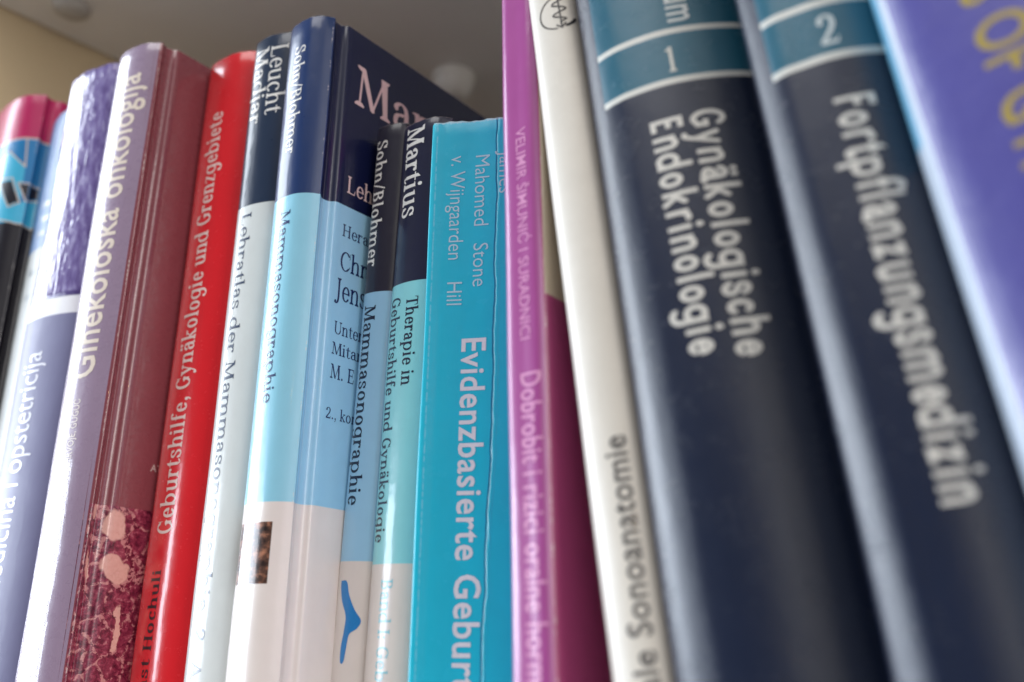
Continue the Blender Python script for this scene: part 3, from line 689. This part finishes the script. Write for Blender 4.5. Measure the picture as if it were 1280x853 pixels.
# ---------------------------------------------------------------- cream book
B = make_book('B12', 'book', 'cream spined book with a round black staff emblem, leaning beside the thin pink book',
    jacket('cream_cloth', key='B12', base=(210, 203, 192), layers=[], rough=.46, coat=.25, coat_rough=.25), .15)
write(B, B.spine, 'title', .012, 'Vaginale ', 'Sonoanatomie', '', 18.1, 4.6/.68, 19.7, 58.4, (74, 72, 74), 'up')
cs, ch = 16.6, 166.4
al = lambda a0, a1, rs, rh: [(cs+rs*math.cos(R(a0+(a1-a0)*i/24)), ch+rh*math.sin(R(a0+(a1-a0)*i/24))) for i in range(25)]
V, F = strokes([al(100, 262, 4.9, 4.9)], .36); lay(B, B.spine, 'emblem', V, F, ink((40, 38, 40), .5, .2))
V, F = strokes([al(292, 330, 4.8, 4.8)], .8); lay(B, B.spine, 'emblem', V, F, ink((40, 38, 40), .5, .2))
V, F = strokes([[(cs+.5, ch-4.9), (cs+.2, ch+8)], [(cs-.7, ch-3.9), (cs+.5, ch-4.9), (cs+1.5, ch-3.7)], [(cs+.3+1.7*math.sin(i*.5)*(1 if i > 4 else i/4), ch-3.4+i*.27) for i in range(40)]], .42); lay(B, B.spine, 'emblem', V, F, ink((40, 38, 40), .5, .2), lift=.00010)

# ---------------------------------------------------------------- two thick navy volumes
def navy(name, l0, l1, u0):
    T, L = (26, 88, 108), (206, 204, 196)
    return jacket(name, (17, 27, 50), layers=[(T, (u0, None, l1+.4, None)), (L, (u0, None, l1-.75, l1+.75)), (L, (u0, None, l0-.75, l0+.75)), ((17, 27, 50), (64, None, None, None))], rough=.4, coat=1.0, coat_rough=.2, spec=.08, grain=1.3, wave=.2)
B = make_book('B13', 'book', 'thick navy volume one, teal banded, with two lines of white title',
    navy('navy_teal_cloth', 145.0, 131.7, 15.2), .17)
write(B, B.spine, 'volume_number', BOLD, '', '1', '', 134.0, 6.7/.68, 30.3, 33.6, (208, 206, 198), 'across')
write(B, B.spine, 'series_mark', .016, '', 'Klinik', 'um', 32.9, 4.6/.45, 172, 155.6, (206, 210, 208), 'down')
write(B, B.spine, 'title', PLAIN, '', 'Gynäkologische', '', 33.6, 7.1/.68, 123.3, 66.2, (212, 208, 200), 'down', (.4, 1.0, .2))
write(B, B.spine, 'title', PLAIN, '', 'Endokrinologie', '', 25.0, 6.9/.68, 123.2, 68.0, (212, 208, 200), 'down', (.4, 1.0, .2))
B = make_book('B14', 'book', 'thick navy volume two, teal banded, with one line of white title',
    navy('navy_teal_cloth', 128.6, 115.9, 13.8), .17)
write(B, B.spine, 'volume_number', BOLD, '', '2', '', 118.6, 7.0/.68, 23.8, 28.0, (200, 208, 208), 'across')
write(B, B.spine, 'title', PLAIN, '', 'Fortpflanzungsmedizin', '', 23.4, 7.2/.68, 107.0, 29.7, (212, 208, 200), 'down', (.4, 1.0, .2))

# ---------------------------------------------------------------- violet book
B = make_book('B15', 'book', 'violet blue book with yellow capital lettering at the right end of the row',
    jacket('violet_jacket', (72, 68, 136), [((166, 176, 190), (None, 10.0, None, None)), ((100, 158, 188), (None, 8.2, 90, None))], rough=.42, coat=.4, coat_rough=.22, wave=.5), .15)
write(B, B.spine, 'title', .016, 'ATLA', 'S OF', ' GYNECOLOGY', 22.0, 7.9/.68, 112.2, 93.2, (160, 140, 64), 'down')
